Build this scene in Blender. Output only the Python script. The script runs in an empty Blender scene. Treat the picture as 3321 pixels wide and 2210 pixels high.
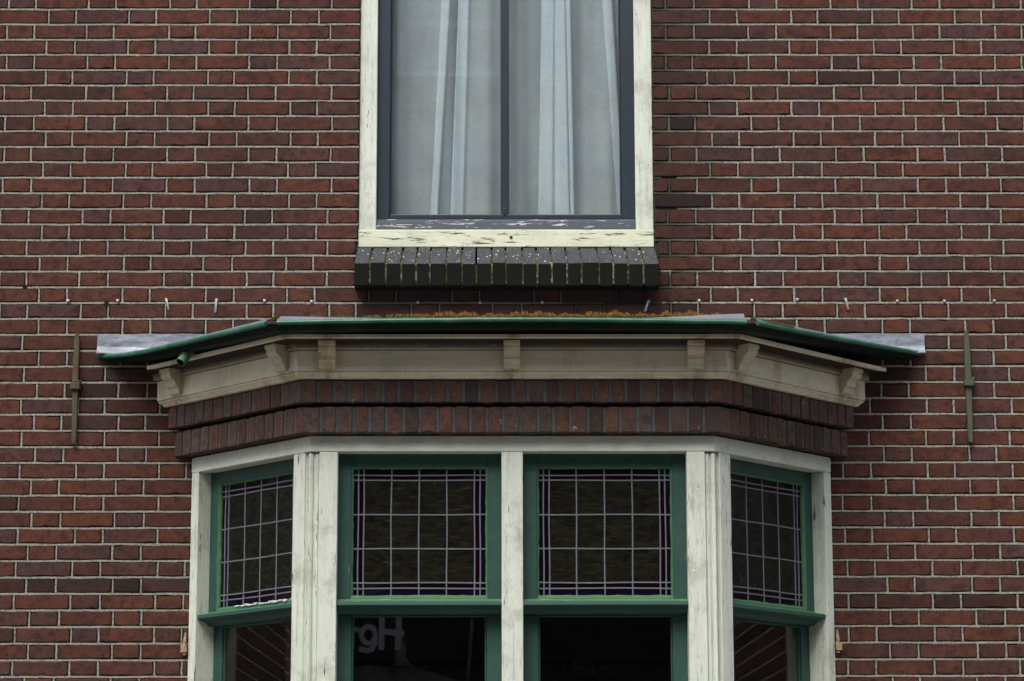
import bpy, math, random
from mathutils import Vector
R = random.Random(7)
sc = bpy.context.scene
col = sc.collection

# ------------------------------------------------------------------ camera, sky, sun, exposure
cam = bpy.data.objects.new("camera", bpy.data.cameras.new("camera")); col.objects.link(cam)
cam.data.sensor_width = 36; cam.data.lens = 96.47
cam.data.clip_end = 300; cam.data.clip_start = .1
CAM = Vector((-.0565, -10.354, 1.6))
cam.location = CAM
from mathutils import Matrix
cam.matrix_world = (Matrix.Translation(CAM) @ Matrix.Rotation(-.005743, 4, 'Z')
                    @ Matrix.Rotation(math.pi/2+.203512, 4, 'X') @ Matrix.Rotation(-.0017646, 4, 'Z'))
cam.data.dof.use_dof = True; cam.data.dof.focus_distance = 10.3; cam.data.dof.aperture_fstop = 7.5
sc.camera = cam

w = bpy.data.worlds.new("World"); sc.world = w; w.use_nodes = True
wn = w.node_tree; sky = wn.nodes.new('ShaderNodeTexSky'); sky.sky_type = 'NISHITA'; sky.sun_disc = False
SUN_EL, SUN_AZ = math.radians(55), math.radians(-158)      # azimuth measured from +Y towards +X
sky.sun_elevation = SUN_EL; sky.sun_rotation = SUN_AZ
sky.dust_density = 4; sky.ozone_density = 1.0; sky.air_density = 1.0
hs = wn.nodes.new('ShaderNodeHueSaturation'); hs.inputs['Saturation'].default_value = .55
wn.links.new(sky.outputs[0], hs.inputs['Color'])
wn.links.new(hs.outputs[0], wn.nodes['Background'].inputs[0]); wn.nodes['Background'].inputs[1].default_value = .12
sl = bpy.data.lights.new("sun", 'SUN'); sl.energy = .9; sl.angle = math.radians(35); sl.color = (1, .96, .9)
so = bpy.data.objects.new("sun", sl); col.objects.link(so)
sd = Vector((math.sin(SUN_AZ)*math.cos(SUN_EL), math.cos(SUN_AZ)*math.cos(SUN_EL), math.sin(SUN_EL)))
so.rotation_euler = sd.to_track_quat('Z', 'Y').to_euler(); so.location = (0, -5, 12)
sc.view_settings.view_transform = 'Standard'; sc.view_settings.look = 'None'
sc.view_settings.exposure = 1.0; sc.view_settings.gamma = 1
sc.cycles.max_bounces = 8

# ------------------------------------------------------------------ node helpers
class NT:
    def __init__(s, name):
        s.m = bpy.data.materials.new(name); s.m.use_nodes = True; s.t = s.m.node_tree
        s.b = s.t.nodes['Principled BSDF']; s.out = s.t.nodes['Material Output']
        s.co = s.t.nodes.new('ShaderNodeTexCoord').outputs['Object']
    def n(s, k, **kw):
        x = s.t.nodes.new('ShaderNode'+k)
        for a, v in kw.items(): setattr(x, a, v)
        return x
    def l(s, a, b): s.t.links.new(a, b)
    def mapv(s, sc_=(1, 1, 1), off=None, vec=None):
        m = s.n('Mapping'); s.l(vec or s.co, m.inputs[0]); m.inputs['Scale'].default_value = sc_
        if off: m.inputs['Location'].default_value = off
        return m.outputs[0]
    def noise(s, scale, detail=4, rough=.6, vec=None, dist=0):
        x = s.n('TexNoise'); s.l(vec or s.co, x.inputs['Vector'])
        x.inputs['Scale'].default_value = scale; x.inputs['Detail'].default_value = detail
        x.inputs['Roughness'].default_value = rough; x.inputs['Distortion'].default_value = dist
        return x.outputs['Fac']
    def ramp(s, fac, stops):
        x = s.n('ValToRGB'); s.l(fac, x.inputs[0]); e = x.color_ramp.elements
        while len(e) < len(stops): e.new(.5)
        for i, (p, c) in enumerate(stops):
            e[i].position = p; e[i].color = (c, c, c, 1) if not isinstance(c, tuple) else (*c, 1)
        return x.outputs[0]
    def mix(s, f, a, b, mode='MIX'):
        x = s.n('Mix', data_type='RGBA', blend_type=mode)
        for i, v in ((0, f), (6, a), (7, b)):
            if isinstance(v, (int, float)): x.inputs[i].default_value = v
            elif isinstance(v, tuple): x.inputs[i].default_value = (*v, 1)
            else: s.l(v, x.inputs[i])
        return x.outputs[2]
    def math(s, op, a, b=0, c=None):
        x = s.n('Math', operation=op)
        for i, v in enumerate((a, b) if c is None else (a, b, c)):
            if isinstance(v, (int, float)): x.inputs[i].default_value = v
            else: s.l(v, x.inputs[i])
        return x.outputs[0]
    def col(s, c):
        if isinstance(c, tuple): s.b.inputs['Base Color'].default_value = (*c, 1)
        else: s.l(c, s.b.inputs['Base Color'])
        return s
    def rough(s, r):
        if isinstance(r, (int, float)): s.b.inputs['Roughness'].default_value = r
        else: s.l(r, s.b.inputs['Roughness'])
        return s
    def bump(s, h, strength=.3, dist=.002):
        x = s.n('Bump'); x.inputs['Strength'].default_value = strength; x.inputs['Distance'].default_value = dist
        s.l(h, x.inputs['Height']); s.l(x.outputs[0], s.b.inputs['Normal']); return s

M = {}
def xyz(t):
    x = t.n('SeparateXYZ'); t.l(t.co, x.inputs[0]); return x.outputs

# brick: per-brick colour from a vertex attribute, broken up by noise
def brick_mat(name, base, red, dark, sootmul=1.):
    t = NT(name); at = t.n('Attribute', attribute_name='tone'); sep = t.n('SeparateColor'); t.l(at.outputs['Color'], sep.inputs[0])
    v = t.n('VectorMath', operation='ADD'); t.l(t.co, v.inputs[0]); sc3 = t.n('VectorMath', operation='SCALE'); t.l(at.outputs['Color'], sc3.inputs[0]); sc3.inputs['Scale'].default_value = 30
    t.l(sc3.outputs[0], v.inputs[1]); vec = v.outputs[0]
    n1 = t.noise(14, 5, .65, t.mapv((1, 1, 2.6), vec=vec))
    n2 = t.noise(32, 6, .7, vec=vec)
    n3 = t.noise(210, 3, .6)
    c = t.mix(sep.outputs[0], base, red)
    c = t.mix(t.ramp(n1, [(.44, 0.), (.58, 1.)]), c, red)
    pv = t.n('Math', operation='FRACT'); t.l(t.math('MULTIPLY', sep.outputs[2], 7.3), pv.inputs[0])
    c = t.mix(t.ramp(pv.outputs[0], [(.45, 0.), (.95, .8)]), c, tuple(v*q for v, q in zip(base, (1.0, 1.35, 1.6))))
    c = t.mix(t.math('MULTIPLY', t.ramp(t.noise(2.3, 5, .7), [(.45, 0.), (.75, 1.)]), .55), c, dark)
    c = t.mix(t.math('MULTIPLY', t.ramp(n2, [(.46, 0.), (.68, 1.)]), .9), c, dark)
    c = t.mix(sep.outputs[1], c, dark)
    c = t.mix(1., c, t.ramp(n3, [(.25, .6), (.5, 1.), (.8, 1.5)]), 'MULTIPLY')
    # pits
    pit = t.noise(75, 2, .5, t.mapv((1, 1, 1.8), vec=vec)); pm = t.ramp(pit, [(.27, 0.), (.34, 1.)])
    c = t.mix(pm, dark, c)
    if name == 'brown brick':
        c = t.mix(t.ramp(t.noise(26, 5, .75), [(.62, 0.), (.68, 1.)]), c, (.26, .12, .08)); c = t.mix(t.ramp(t.noise(11, 6, .8), [(.67, 0.), (.70, 1.)]), c, (.40, .36, .30))
    t.col(c).rough(.92); t.b.inputs['Specular IOR Level'].default_value = .25
    h = t.math('ADD', t.math('MULTIPLY', n3, .4), t.math('ADD', t.math('MULTIPLY', n2, .7), t.math('MULTIPLY', pm, .7)))
    t.bump(h, .55, .0035)
    return t.m
M['brick'] = brick_mat('red brick', (.080, .032, .026), (.122, .042, .024), (.024, .014, .013))
M['band'] = brick_mat('brown brick', (.105, .066, .052), (.150, .072, .048), (.045, .032, .027))
M['sillbrick'] = None
# mortar
t = NT('pale mortar'); x, y, z = xyz(t)
g = t.mix(t.noise(7, 4), (.27, .26, .215), (.46, .44, .375)); g = t.mix(t.ramp(t.noise(120, 4, .7), [(.35, 0.), (.6, 1.)]), (.13, .12, .10), g)
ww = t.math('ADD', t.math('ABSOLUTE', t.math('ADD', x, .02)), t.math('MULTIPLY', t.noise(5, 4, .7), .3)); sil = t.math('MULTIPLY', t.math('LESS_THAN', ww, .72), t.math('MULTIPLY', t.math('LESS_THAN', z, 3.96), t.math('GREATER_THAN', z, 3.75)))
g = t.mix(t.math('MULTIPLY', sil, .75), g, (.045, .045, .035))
stain = t.math('SUBTRACT', 1, t.math('MULTIPLY', t.math('SUBTRACT', t.math('ADD', x, t.math('MULTIPLY', t.noise(4, 3), .45)), .80), 3.2))
right = t.math('GREATER_THAN', x, .2); high = t.math('GREATER_THAN', z, 3.6)
st = t.n('Clamp'); t.l(t.math('MULTIPLY', t.math('MULTIPLY', stain, right), high), st.inputs[0])
g = t.mix(t.math('MULTIPLY', st.outputs[0], .95), g, (.030, .034, .014))
mo_ = t.math('MULTIPLY', t.math('MULTIPLY', st.outputs[0], t.ramp(t.noise(9, 4, .7), [(.56, 0.), (.62, 1.)])), .9)
g = t.mix(mo_, g, (.085, .085, .012))
sx = t.math('MULTIPLY', t.math('LESS_THAN', t.math('ABSOLUTE', t.math('SUBTRACT', x, .82)), .24), t.math('LESS_THAN', t.math('ABSOLUTE', t.math('SUBTRACT', z, 3.949)), .08))
g = t.mix(t.math('MULTIPLY', sx, t.ramp(t.noise(16, 4, .7), [(.54, 0.), (.62, .5)])), g, (.55, .53, .50))
t.col(g).rough(.95).bump(t.noise(160, 4, .7), .5, .003); M['mortar'] = t.m
t = NT('deep joint'); t.col((.030, .026, .022)).rough(1); M['deep'] = t.m
t = NT('dark bay mortar'); t.col(t.mix(t.noise(30, 4), (.035, .042, .05), (.13, .14, .145))).rough(.95).bump(t.noise(150), .4, .002); M['darkmortar'] = t.m
# plain brickwork outside the picture
t = NT('plain brickwork'); bt = t.n('TexBrick'); sw = t.n('CombineXYZ'); x, y, z = xyz(t); t.l(x, sw.inputs[0]); t.l(z, sw.inputs[1]); t.l(sw.outputs[0], bt.inputs[0])
bt.inputs['Scale'].default_value = 1; bt.inputs['Brick Width'].default_value = .215; bt.inputs['Row Height'].default_value = .0625
bt.inputs['Mortar Size'].default_value = .005; bt.inputs['Color1'].default_value = (.14, .046, .035, 1); bt.inputs['Color2'].default_value = (.09, .035, .03, 1); bt.inputs['Mortar'].default_value = (.42, .40, .33, 1)
t.col(bt.outputs[0]).rough(.95); M['plain'] = t.m
# sill bricks: engineering brick, sloped top with lichen, shade painted on the front
t = NT('dark sill brick'); n1 = t.noise(25, 5, .7); c = t.mix(n1, (.022, .025, .028), (.085, .092, .10))
vo = t.n('TexVoronoi'); t.l(t.co, vo.inputs[0]); vo.inputs['Scale'].default_value = 48; vo.inputs['Randomness'].default_value = 1
sp = t.ramp(vo.outputs['Distance'], [(.13, 1.), (.19, 0.)]); x, y, z = xyz(t)
keep = t.ramp(t.noise(9, 2, .5), [(.5, 0.), (.56, 1.)])
c = t.mix(t.math('MULTIPLY', sp, keep), c, (.62, .64, .58))
c = t.mix(t.ramp(t.noise(150, 2), [(.66, 0.), (.72, 1.)]), c, (.4, .4, .38))
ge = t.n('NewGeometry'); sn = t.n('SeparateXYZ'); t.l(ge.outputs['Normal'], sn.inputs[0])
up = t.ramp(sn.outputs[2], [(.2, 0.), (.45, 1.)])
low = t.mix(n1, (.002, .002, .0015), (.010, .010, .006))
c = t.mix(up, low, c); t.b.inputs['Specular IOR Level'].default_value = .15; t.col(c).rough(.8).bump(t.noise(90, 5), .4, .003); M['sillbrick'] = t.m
t = NT('mossy sill mortar'); c = t.mix(t.ramp(t.noise(22, 3), [(.45, 0.), (.55, 1.)]), (.20, .20, .16), (.10, .095, .02)); c = t.mix(t.ramp(t.noise(60, 3), [(.44, 0.), (.54, 1.)]), c, (.03, .03, .02)); t.col(c).rough(1).bump(t.noise(120), .5, .003); M['sillmortar'] = t.m

# cream paint; grain axis 'x' or 'z'; dirt 0..1; peel 0..1
def cream(name, axis, base=(.70, .76, .66), dirt=.4, peel=.0, rust=.0, band=None, drips=False):
    t = NT(name); s3 = (3, 30, 30) if axis == 'x' else (30, 30, 3)
    g = t.noise(1.6, 6, .7, t.mapv(s3)); c = t.mix(t.ramp(g, [(.35, 0.), (.65, 1.)]), tuple(v*.86 for v in base), base)
    blot = t.noise(6, 6, .75); c = t.mix(t.math('MULTIPLY', t.ramp(blot, [(.5, 0.), (.72, 1.)]), dirt), c, (.30, .31, .24))
    sm = t.noise(5, 8, .8, t.mapv(tuple(v*.35 for v in s3))); c = t.mix(t.math('MULTIPLY', t.ramp(sm, [(.54, 0.), (.66, 1.)]), dirt*.9), c, (.20, .21, .19))
    spk = t.noise(240, 2, .5); c = t.mix(t.math('MULTIPLY', t.ramp(spk, [(.66, 0.), (.76, 1.)]), dirt*.7), c, (.22, .22, .19))
    h = t.math('ADD', t.math('MULTIPLY', g, .6), t.math('MULTIPLY', t.noise(60, 4), .4))
    if peel:
        pn = t.noise(2.2, 8, .72, t.mapv((3, 26, 26) if axis == 'x' else (26, 26, 3)), .3)
        pm = t.ramp(pn, [(.60-.05*peel, 0.), (.625-.05*peel, 1.)]); c = t.mix(pm, c, (.10, .10, .075)); h = t.math('SUBTRACT', h, t.math('MULTIPLY', pm, 1.2))
    if band:      # soot and algae held in the top mouldings, z range
        x, y, z = xyz(t); z0, z1 = band
        wav = t.noise(3, 6, .7, t.mapv((4, 4, 14)))
        zz = t.math('DIVIDE', t.math('SUBTRACT', z, z0), z1-z0); cl = t.n('Clamp'); t.l(zz, cl.inputs[0])
        f = t.math('MULTIPLY', cl.outputs[0], t.ramp(wav, [(.25, .45), (.45, 1.)]))
        c = t.mix(f, c, (.050, .034, .018))
    if rust:
        rn = t.noise(3.2, 5, .7, t.mapv((2, 2, .8))); c = t.mix(t.math('MULTIPLY', t.ramp(rn, [(.56, 0.), (.72, 1.)]), rust), c, (.30, .17, .06))
    if drips:     # rust that has washed down beside the bracket nails
        x, y, z = xyz(t); ax = t.math('ABSOLUTE', x); tot = None
        for x0 in (0., .666, .815, 1.27):
            q = t.math('SUBTRACT', 1, t.math('MULTIPLY', t.math('ABSOLUTE', t.math('SUBTRACT', ax, x0)), 17)); tot = q if tot is None else t.math('MAXIMUM', tot, q)
        cl = t.n('Clamp'); t.l(tot, cl.inputs[0]); f = t.math('MULTIPLY', cl.outputs[0], t.ramp(t.noise(9, 6, .75, t.mapv((3, 3, .9))), [(.40, 0.), (.62, 1.)]))
        c = t.mix(t.math('MULTIPLY', f, .85), c, (.24, .12, .035))
    t.col(c).rough(.55).bump(h, .35, .002); return t.m
M['cream_x'] = cream('cream paint rails', 'x', dirt=.35)
M['cream_z'] = cream('cream paint posts', 'z', dirt=.75, peel=-.35)
M['cream_peel'] = cream('cracked cream paint', 'x', (.76, .79, .60), dirt=.35, peel=.45)
M['cornice'] = cream('dull cream paint', 'x', (.80, .77, .58), dirt=.35, rust=.55, drips=True)
M['cornice_top'] = cream('grimy cream paint', 'x', (.66, .62, .47), dirt=.5, rust=.8, drips=True, band=(3.562, 3.598))
M['bracket'] = cream('bracket paint', 'z', (.66, .60, .42), dirt=.6, rust=1.)
def paint(name, a, b, c2, amount=.5, r=.45, peelc=None, peel=0, axis='x'):
    t = NT(name); c = t.mix(t.noise(5, 5), a, b); c = t.mix(t.math('MULTIPLY', t.ramp(t.noise(13, 6, .75), [(.48, 0.), (.7, 1.)]), amount), c, c2)
    h = t.noise(70, 5, .6)
    if peel:
        pn = t.noise(2., 8, .75, t.mapv((5, 40, 40) if axis == 'x' else (40, 40, 5)), .4); pm = t.ramp(pn, [(.66-.1*peel, 0.), (.68-.1*peel, 1.)]); c = t.mix(pm, c, peelc)
        h = t.math('SUBTRACT', h, pm)
    t.col(c).rough(r).bump(h, .25, .002); return t.m
M['green'] = paint('weathered green paint', (.011, .052, .045), (.021, .078, .064), (.040, .11, .066), r=.55, peelc=(.10, .16, .11), peel=.15, axis='z')
M['putty'] = paint('light green putty', (.045, .155, .075), (.085, .205, .085), (.03, .12, .07), r=.6, peelc=(.30, .33, .22), peel=.35)
M['green_peel'] = paint('flaking green paint', (.035, .14, .075), (.07, .19, .075), (.03, .10, .07), r=.55, peelc=(.26, .27, .20), peel=.8)
M['bead'] = paint('gutter green paint', (.014, .10, .062), (.022, .14, .085), (.13, .25, .22), .7, r=.3)
M['gutter_under'] = paint('shade-darkened gutter paint', (.0015, .009, .008), (.004, .018, .015), (.030, .030, .020), .6, r=.5); M['gutter_under'].node_tree.nodes['Principled BSDF'].inputs['Specular IOR Level'].default_value = .12  # green darkened so the shade below the gutter is in its colour
M['blue'] = paint('blue grey paint', (.008, .018, .032), (.014, .028, .045), (.024, .038, .055), .4, r=.4)
M['blue_peel'] = paint('peeling blue grey paint', (.014, .028, .042), (.024, .040, .058), (.035, .05, .068), .4, r=.5, peelc=(.52, .50, .50), peel=.85)
t = NT('weathered zinc'); n1 = t.noise(6, 7, .8, t.mapv((1, 1, 5))); c = t.mix(t.ramp(n1, [(.3, 0.), (.7, 1.)]), (.09, .105, .13), (.42, .46, .54)); c = t.mix(t.ramp(t.noise(25, 6, .8), [(.55, 0.), (.7, 1.)]), c, (.12, .13, .15))
t.col(c).rough(.5).bump(t.math('ADD', t.noise(9, 5), t.math('MULTIPLY', t.noise(40, 4), .3)), .8, .006); t.b.inputs['Metallic'].default_value = .35; M['zinc'] = t.m
t = NT('dull zinc'); t.col(t.mix(t.noise(12, 5, .7), (.09, .10, .12), (.20, .22, .26))).rough(.6); M['zinc_dull'] = t.m
t = NT('lead came'); t.col(t.mix(t.noise(80, 4), (.095, .108, .13), (.19, .21, .245))).rough(.5); M['lead'] = t.m
t = NT('lead plug'); t.col(t.mix(t.noise(120, 4), (.14, .15, .18), (.50, .52, .58))).rough(.45); t.b.inputs['Metallic'].default_value = .4; M['clip'] = t.m
t = NT('rusty iron'); c = t.mix(t.noise(40, 6, .7), (.05, .042, .024), (.11, .095, .05)); c = t.mix(t.ramp(t.noise(28, 6, .8), [(.5, 0.), (.62, 1.)]), c, (.085, .028, .014)); t.col(c).rough(.85).bump(t.noise(90, 5), .6, .003); M['rust'] = t.m
t = NT('green iron'); c = t.mix(t.noise(30, 6, .7), (.045, .058, .034), (.085, .10, .06)); c = t.mix(t.ramp(t.noise(28, 6, .8), [(.58, 0.), (.68, 1.)]), c, (.12, .06, .03)); t.col(c).rough(.8).bump(t.noise(90, 5), .5, .003); M['giron'] = t.m
t = NT('orange rust'); c = t.mix(t.ramp(t.noise(60, 6, .8), [(.4, 0.), (.6, 1.)]), (.36, .17, .07), (.45, .36, .26)); c = t.mix(t.ramp(t.noise(45, 5, .7), [(.55, 0.), (.7, 1.)]), c, (.10, .03, .015)); t.col(c).rough(.9).bump(t.noise(100, 5), .6, .003); M['orust'] = t.m
t = NT('brown cavity shade'); t.col(t.mix(t.noise(14, 6, .7, t.mapv((1, 1, 3))), (.006, .004, .003), (.035, .022, .012))).rough(.9); M['cavity_shade'] = t.m  # dark brown that paints the shade of the cornice cavity
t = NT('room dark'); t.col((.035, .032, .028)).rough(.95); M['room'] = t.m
t = NT('bare undercoat'); t.col((.78, .80, .82)).rough(.6); M['flake'] = t.m
t = NT('black'); t.col((.004, .004, .004)).rough(1); M['black'] = t.m

def glass(name, tint, rough=.0, wave=None, gl=1., dirt=None, rip=0):  # with rip, dirt gives the colour of the painted ripple glints
    t = NT(name); t.t.nodes.remove(t.b)
    tr = t.n('BsdfTransparent'); tr.inputs[0].default_value = (*tint, 1)
    g = t.n('BsdfGlossy'); g.inputs['Roughness'].default_value = rough; g.inputs[0].default_value = (gl, gl, gl, 1)
    lw = t.n('LayerWeight'); lw.inputs[0].default_value = .5; f = t.n('Math', operation='MULTIPLY_ADD'); t.l(t.math('POWER', lw.outputs['Facing'], 5), f.inputs[0]); f.inputs[1].default_value = .95; f.inputs[2].default_value = .037
    if wave:
        bmp = t.n('Bump'); bmp.inputs['Strength'].default_value = wave[0]; bmp.inputs['Distance'].default_value = wave[1]
        t.l(t.noise(wave[2], 3, .6, t.mapv((1, 1, 2.2)), .6), bmp.inputs['Height']); t.l(bmp.outputs[0], g.inputs['Normal'])
    mx = t.n('MixShader'); t.l(f.outputs[0], mx.inputs[0]); body = tr.outputs[0]
    if dirt:
        dd = t.n('BsdfDiffuse'); rn = t.ramp(t.noise(24, 4, .65, t.mapv((1, 1, 2.4)), .8), [(.38, 0.), (.68, 1.)]) if rip else t.noise(11, 4, .6); t.l(t.mix(rn, tuple(v*(.35 if rip else .6) for v in dirt[0]), tuple(v*(1.5 if rip else 1) for v in dirt[0])), dd.inputs[0]); m0 = t.n('MixShader'); m0.inputs[0].default_value = dirt[1]; t.l(tr.outputs[0], m0.inputs[1]); t.l(dd.outputs[0], m0.inputs[2]); body = m0.outputs[0]  # with rip, ripple glints are painted in as pale diffuse streaks
    t.l(body, mx.inputs[1]); t.l(g.outputs[0], mx.inputs[2]); t.l(mx.outputs[0], t.out.inputs[0])
    return t.m
M['glass'] = glass('window glass', (.95, .96, .95), .004)
M['cathedral'] = glass('rippled olive glass', (.26, .21, .10), .26, (.5, .007, 15), .6, ((.045, .043, .026), .25), 1)
M['purple'] = glass('dark purple glass', (.03, .02, .10), .05, None, .8, ((.035, .02, .07), .2))
M['maroon'] = glass('maroon glass', (.16, .012, .03), .05, None, .8, ((.045, .008, .026), .2))

# ------------------------------------------------------------------ mesh helpers
class MB:
    def __init__(s): s.v = []; s.f = []; s.m = []; s.c = []; s.ms = []
    def mi(s, k):
        if k not in s.ms: s.ms.append(k)
        return s.ms.index(k)
    def add(s, vs, fs, mk, tone=None):
        b = len(s.v); s.v += [tuple(p) for p in vs]; s.c += ([tone]*len(vs) if not isinstance(tone, list) else tone)
        i = s.mi(mk)
        for f in fs: s.f.append([b+q for q in f]); s.m.append(i)
    def box(s, F, a0, a1, z0, z1, d0, d1, mk, tone=None):     # F maps (s, z, d) to space
        vs = [F(a, z, d) for d in (d0, d1) for z in (z0, z1) for a in (a0, a1)]
        s.add(vs, [(0, 1, 3, 2), (4, 6, 7, 5), (0, 4, 5, 1), (2, 3, 7, 6), (0, 2, 6, 4), (1, 5, 7, 3)], mk, tone)
    def build(s, name, parent=None, bevel=0, smooth=False, fix=True):
        me = bpy.data.meshes.new(name); me.from_pydata(s.v, [], s.f)
        for k in s.ms: me.materials.append(M[k])
        me.polygons.foreach_set('material_index', s.m)
        if any(c for c in s.c):
            a = me.color_attributes.new('tone', 'FLOAT_COLOR', 'POINT'); fl = []
            for c in s.c: fl += list(c or (0, 0, 0)) + [1]
            a.data.foreach_set('color', fl)
        if fix:
            import bmesh
            bm = bmesh.new(); bm.from_mesh(me); bmesh.ops.recalc_face_normals(bm, faces=bm.faces); bm.to_mesh(me); bm.free()
        if smooth: me.polygons.foreach_set('use_smooth', [True]*len(me.polygons))
        o = bpy.data.objects.new(name, me); col.objects.link(o)
        if parent: o.parent = parent
        if bevel:
            b = o.modifiers.new('bevel', 'BEVEL'); b.width = bevel; b.segments = 2; b.limit_method = 'ANGLE'; b.angle_limit = math.radians(35)
        return o
def empty(name, loc=(0, 0, 0), parent=None):
    o = bpy.data.objects.new(name, None); col.objects.link(o); o.location = loc; o.empty_display_size = .2
    if parent: o.parent = parent
    return o
def tag(o, label=None, cat=None, group=None, kind=None):
    if label: o['label'] = label
    if cat: o['category'] = cat
    if group: o['group'] = group
    if kind: o['kind'] = kind
    return o

WF = lambda s, z, d: (s, -d, z)                              # the house wall
P = .508; WX = 1.2202; CX = .7351; K = .4276                  # bay plan: projection, half width at wall, half width at corner
TX, TY = .6906, .7232
LEN = .7024
def FL(s, z, d): return (-WX+s*TX-d*TY, -s*TY-d*TX, z)
def FR(s, z, d): return (WX-s*TX+d*TY, -s*TY-d*TX, z)
def FF(s, z, d): return (s, -P-d, z)
FACES = (('L', FL), ('F', FF), ('R', FR))
def swall(d): return -.955*d                                 # s on a side face where it meets the wall
def scorner(d): return LEN+d*K
def Wd(d, sg): return (sg*(WX+d/TY), 0.)
def Cd(d, sg): return (sg*(CX+d*K), -(P+d))
def bay_pt(face, t, d):
    if face == 'L': a, b = Wd(d, -1), Cd(d, -1)
    elif face == 'F': a, b = Cd(d, -1), Cd(d, 1)
    else: a, b = Cd(d, 1), Wd(d, 1)
    return (a[0]+(b[0]-a[0])*t, a[1]+(b[1]-a[1])*t)
def sweep(mb, prof, mk, stations=None, closed=True, cap=True):
    """prof: list of (d, z). stations: list of (face, t, dz, k)"""
    st = stations or [('L', 0, 0), ('F', 0, 0), ('F', 1, 0), ('R', 1, 0)]
    n = len(prof); vs = []
    for q in st:
        for d, z in prof:
            if len(q) > 3 and d > .2: d -= q[3]
            x, y = bay_pt(q[0], q[1], d); vs.append((x, y, z+q[2]))
    fs = []
    for i in range(len(st)-1):
        for j in range(n if closed else n-1):
            k = (j+1) % n; fs.append((i*n+j, i*n+k, (i+1)*n+k, (i+1)*n+j))
    if closed and cap: fs.append(tuple(range(n))); fs.append(tuple((len(st)-1)*n+j for j in reversed(range(n))))
    mb.add(vs, fs, mk)

def brick(mb, F, s0, s1, z0, z1, d, back, mk, tone, jit=.0011, rd=.004, taper=0):
    """irregular brick: jittered outline, worn arris, bevelled front"""
    w, h = s1-s0, z1-z0; n = max(2, int(w/.024)); m = max(2, int(h/.024)); pts = []
    for i in range(n): pts.append((s0+w*i/n, z0))
    for i in range(m): pts.append((s1, z0+h*i/m))
    for i in range(n): pts.append((s1-w*i/n, z1))
    for i in range(m): pts.append((s0, z1-h*i/m))
    corners = {0, n, n+m, 2*n+m}; cs, cz = (s0+s1)/2, (z0+z1)/2; out = []
    for i, (a, b) in enumerate(pts):
        a += R.uniform(-jit, jit); b += R.uniform(-jit, jit)
        if i in corners: a += (cs-a)/abs(cs-a)*rd*R.uniform(.2, .8); b += (cz-b)/abs(cz-b)*rd*R.uniform(.2, .8)
        elif R.random() < .06: b += (cz-b)*.12
        out.append((a, b))
    e = R.uniform(.0018, .0038); tx, tz = R.uniform(-.006, .006), R.uniform(-.012, .012); N = len(out)
    vs = [F(a, b, back) for a, b in out]
    vs += [F(a, b, d-.0035+(a-cs)*tx+(b-cz)*tz) for a, b in out]
    vs += [F(a-math.copysign(min(e, abs(a-cs)), a-cs), b-math.copysign(min(e, abs(b-cz)), b-cz), d+(a-cs)*tx+(b-cz)*tz) for a, b in out]
    fs = []
    for r in range(2):
        for i in range(N): j = (i+1) % N; fs.append((r*N+i, r*N+j, (r+1)*N+j, (r+1)*N+i))
    fs.append(tuple(2*N+i for i in range(N)))
    r, g, b = tone; tn = [(r, min(1, g+.45), b)]*N + [(r, min(1, g+.22), b)]*N + [(r, g, b)]*N
    mb.add(vs, fs, mk, tn)
def rtone(dark=.05):
    g = 0. if R.random() > dark else R.uniform(.25, .7)
    return (min(1, max(0, R.gauss(.35, .28))), g + R.uniform(0, .16), R.random())

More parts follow.
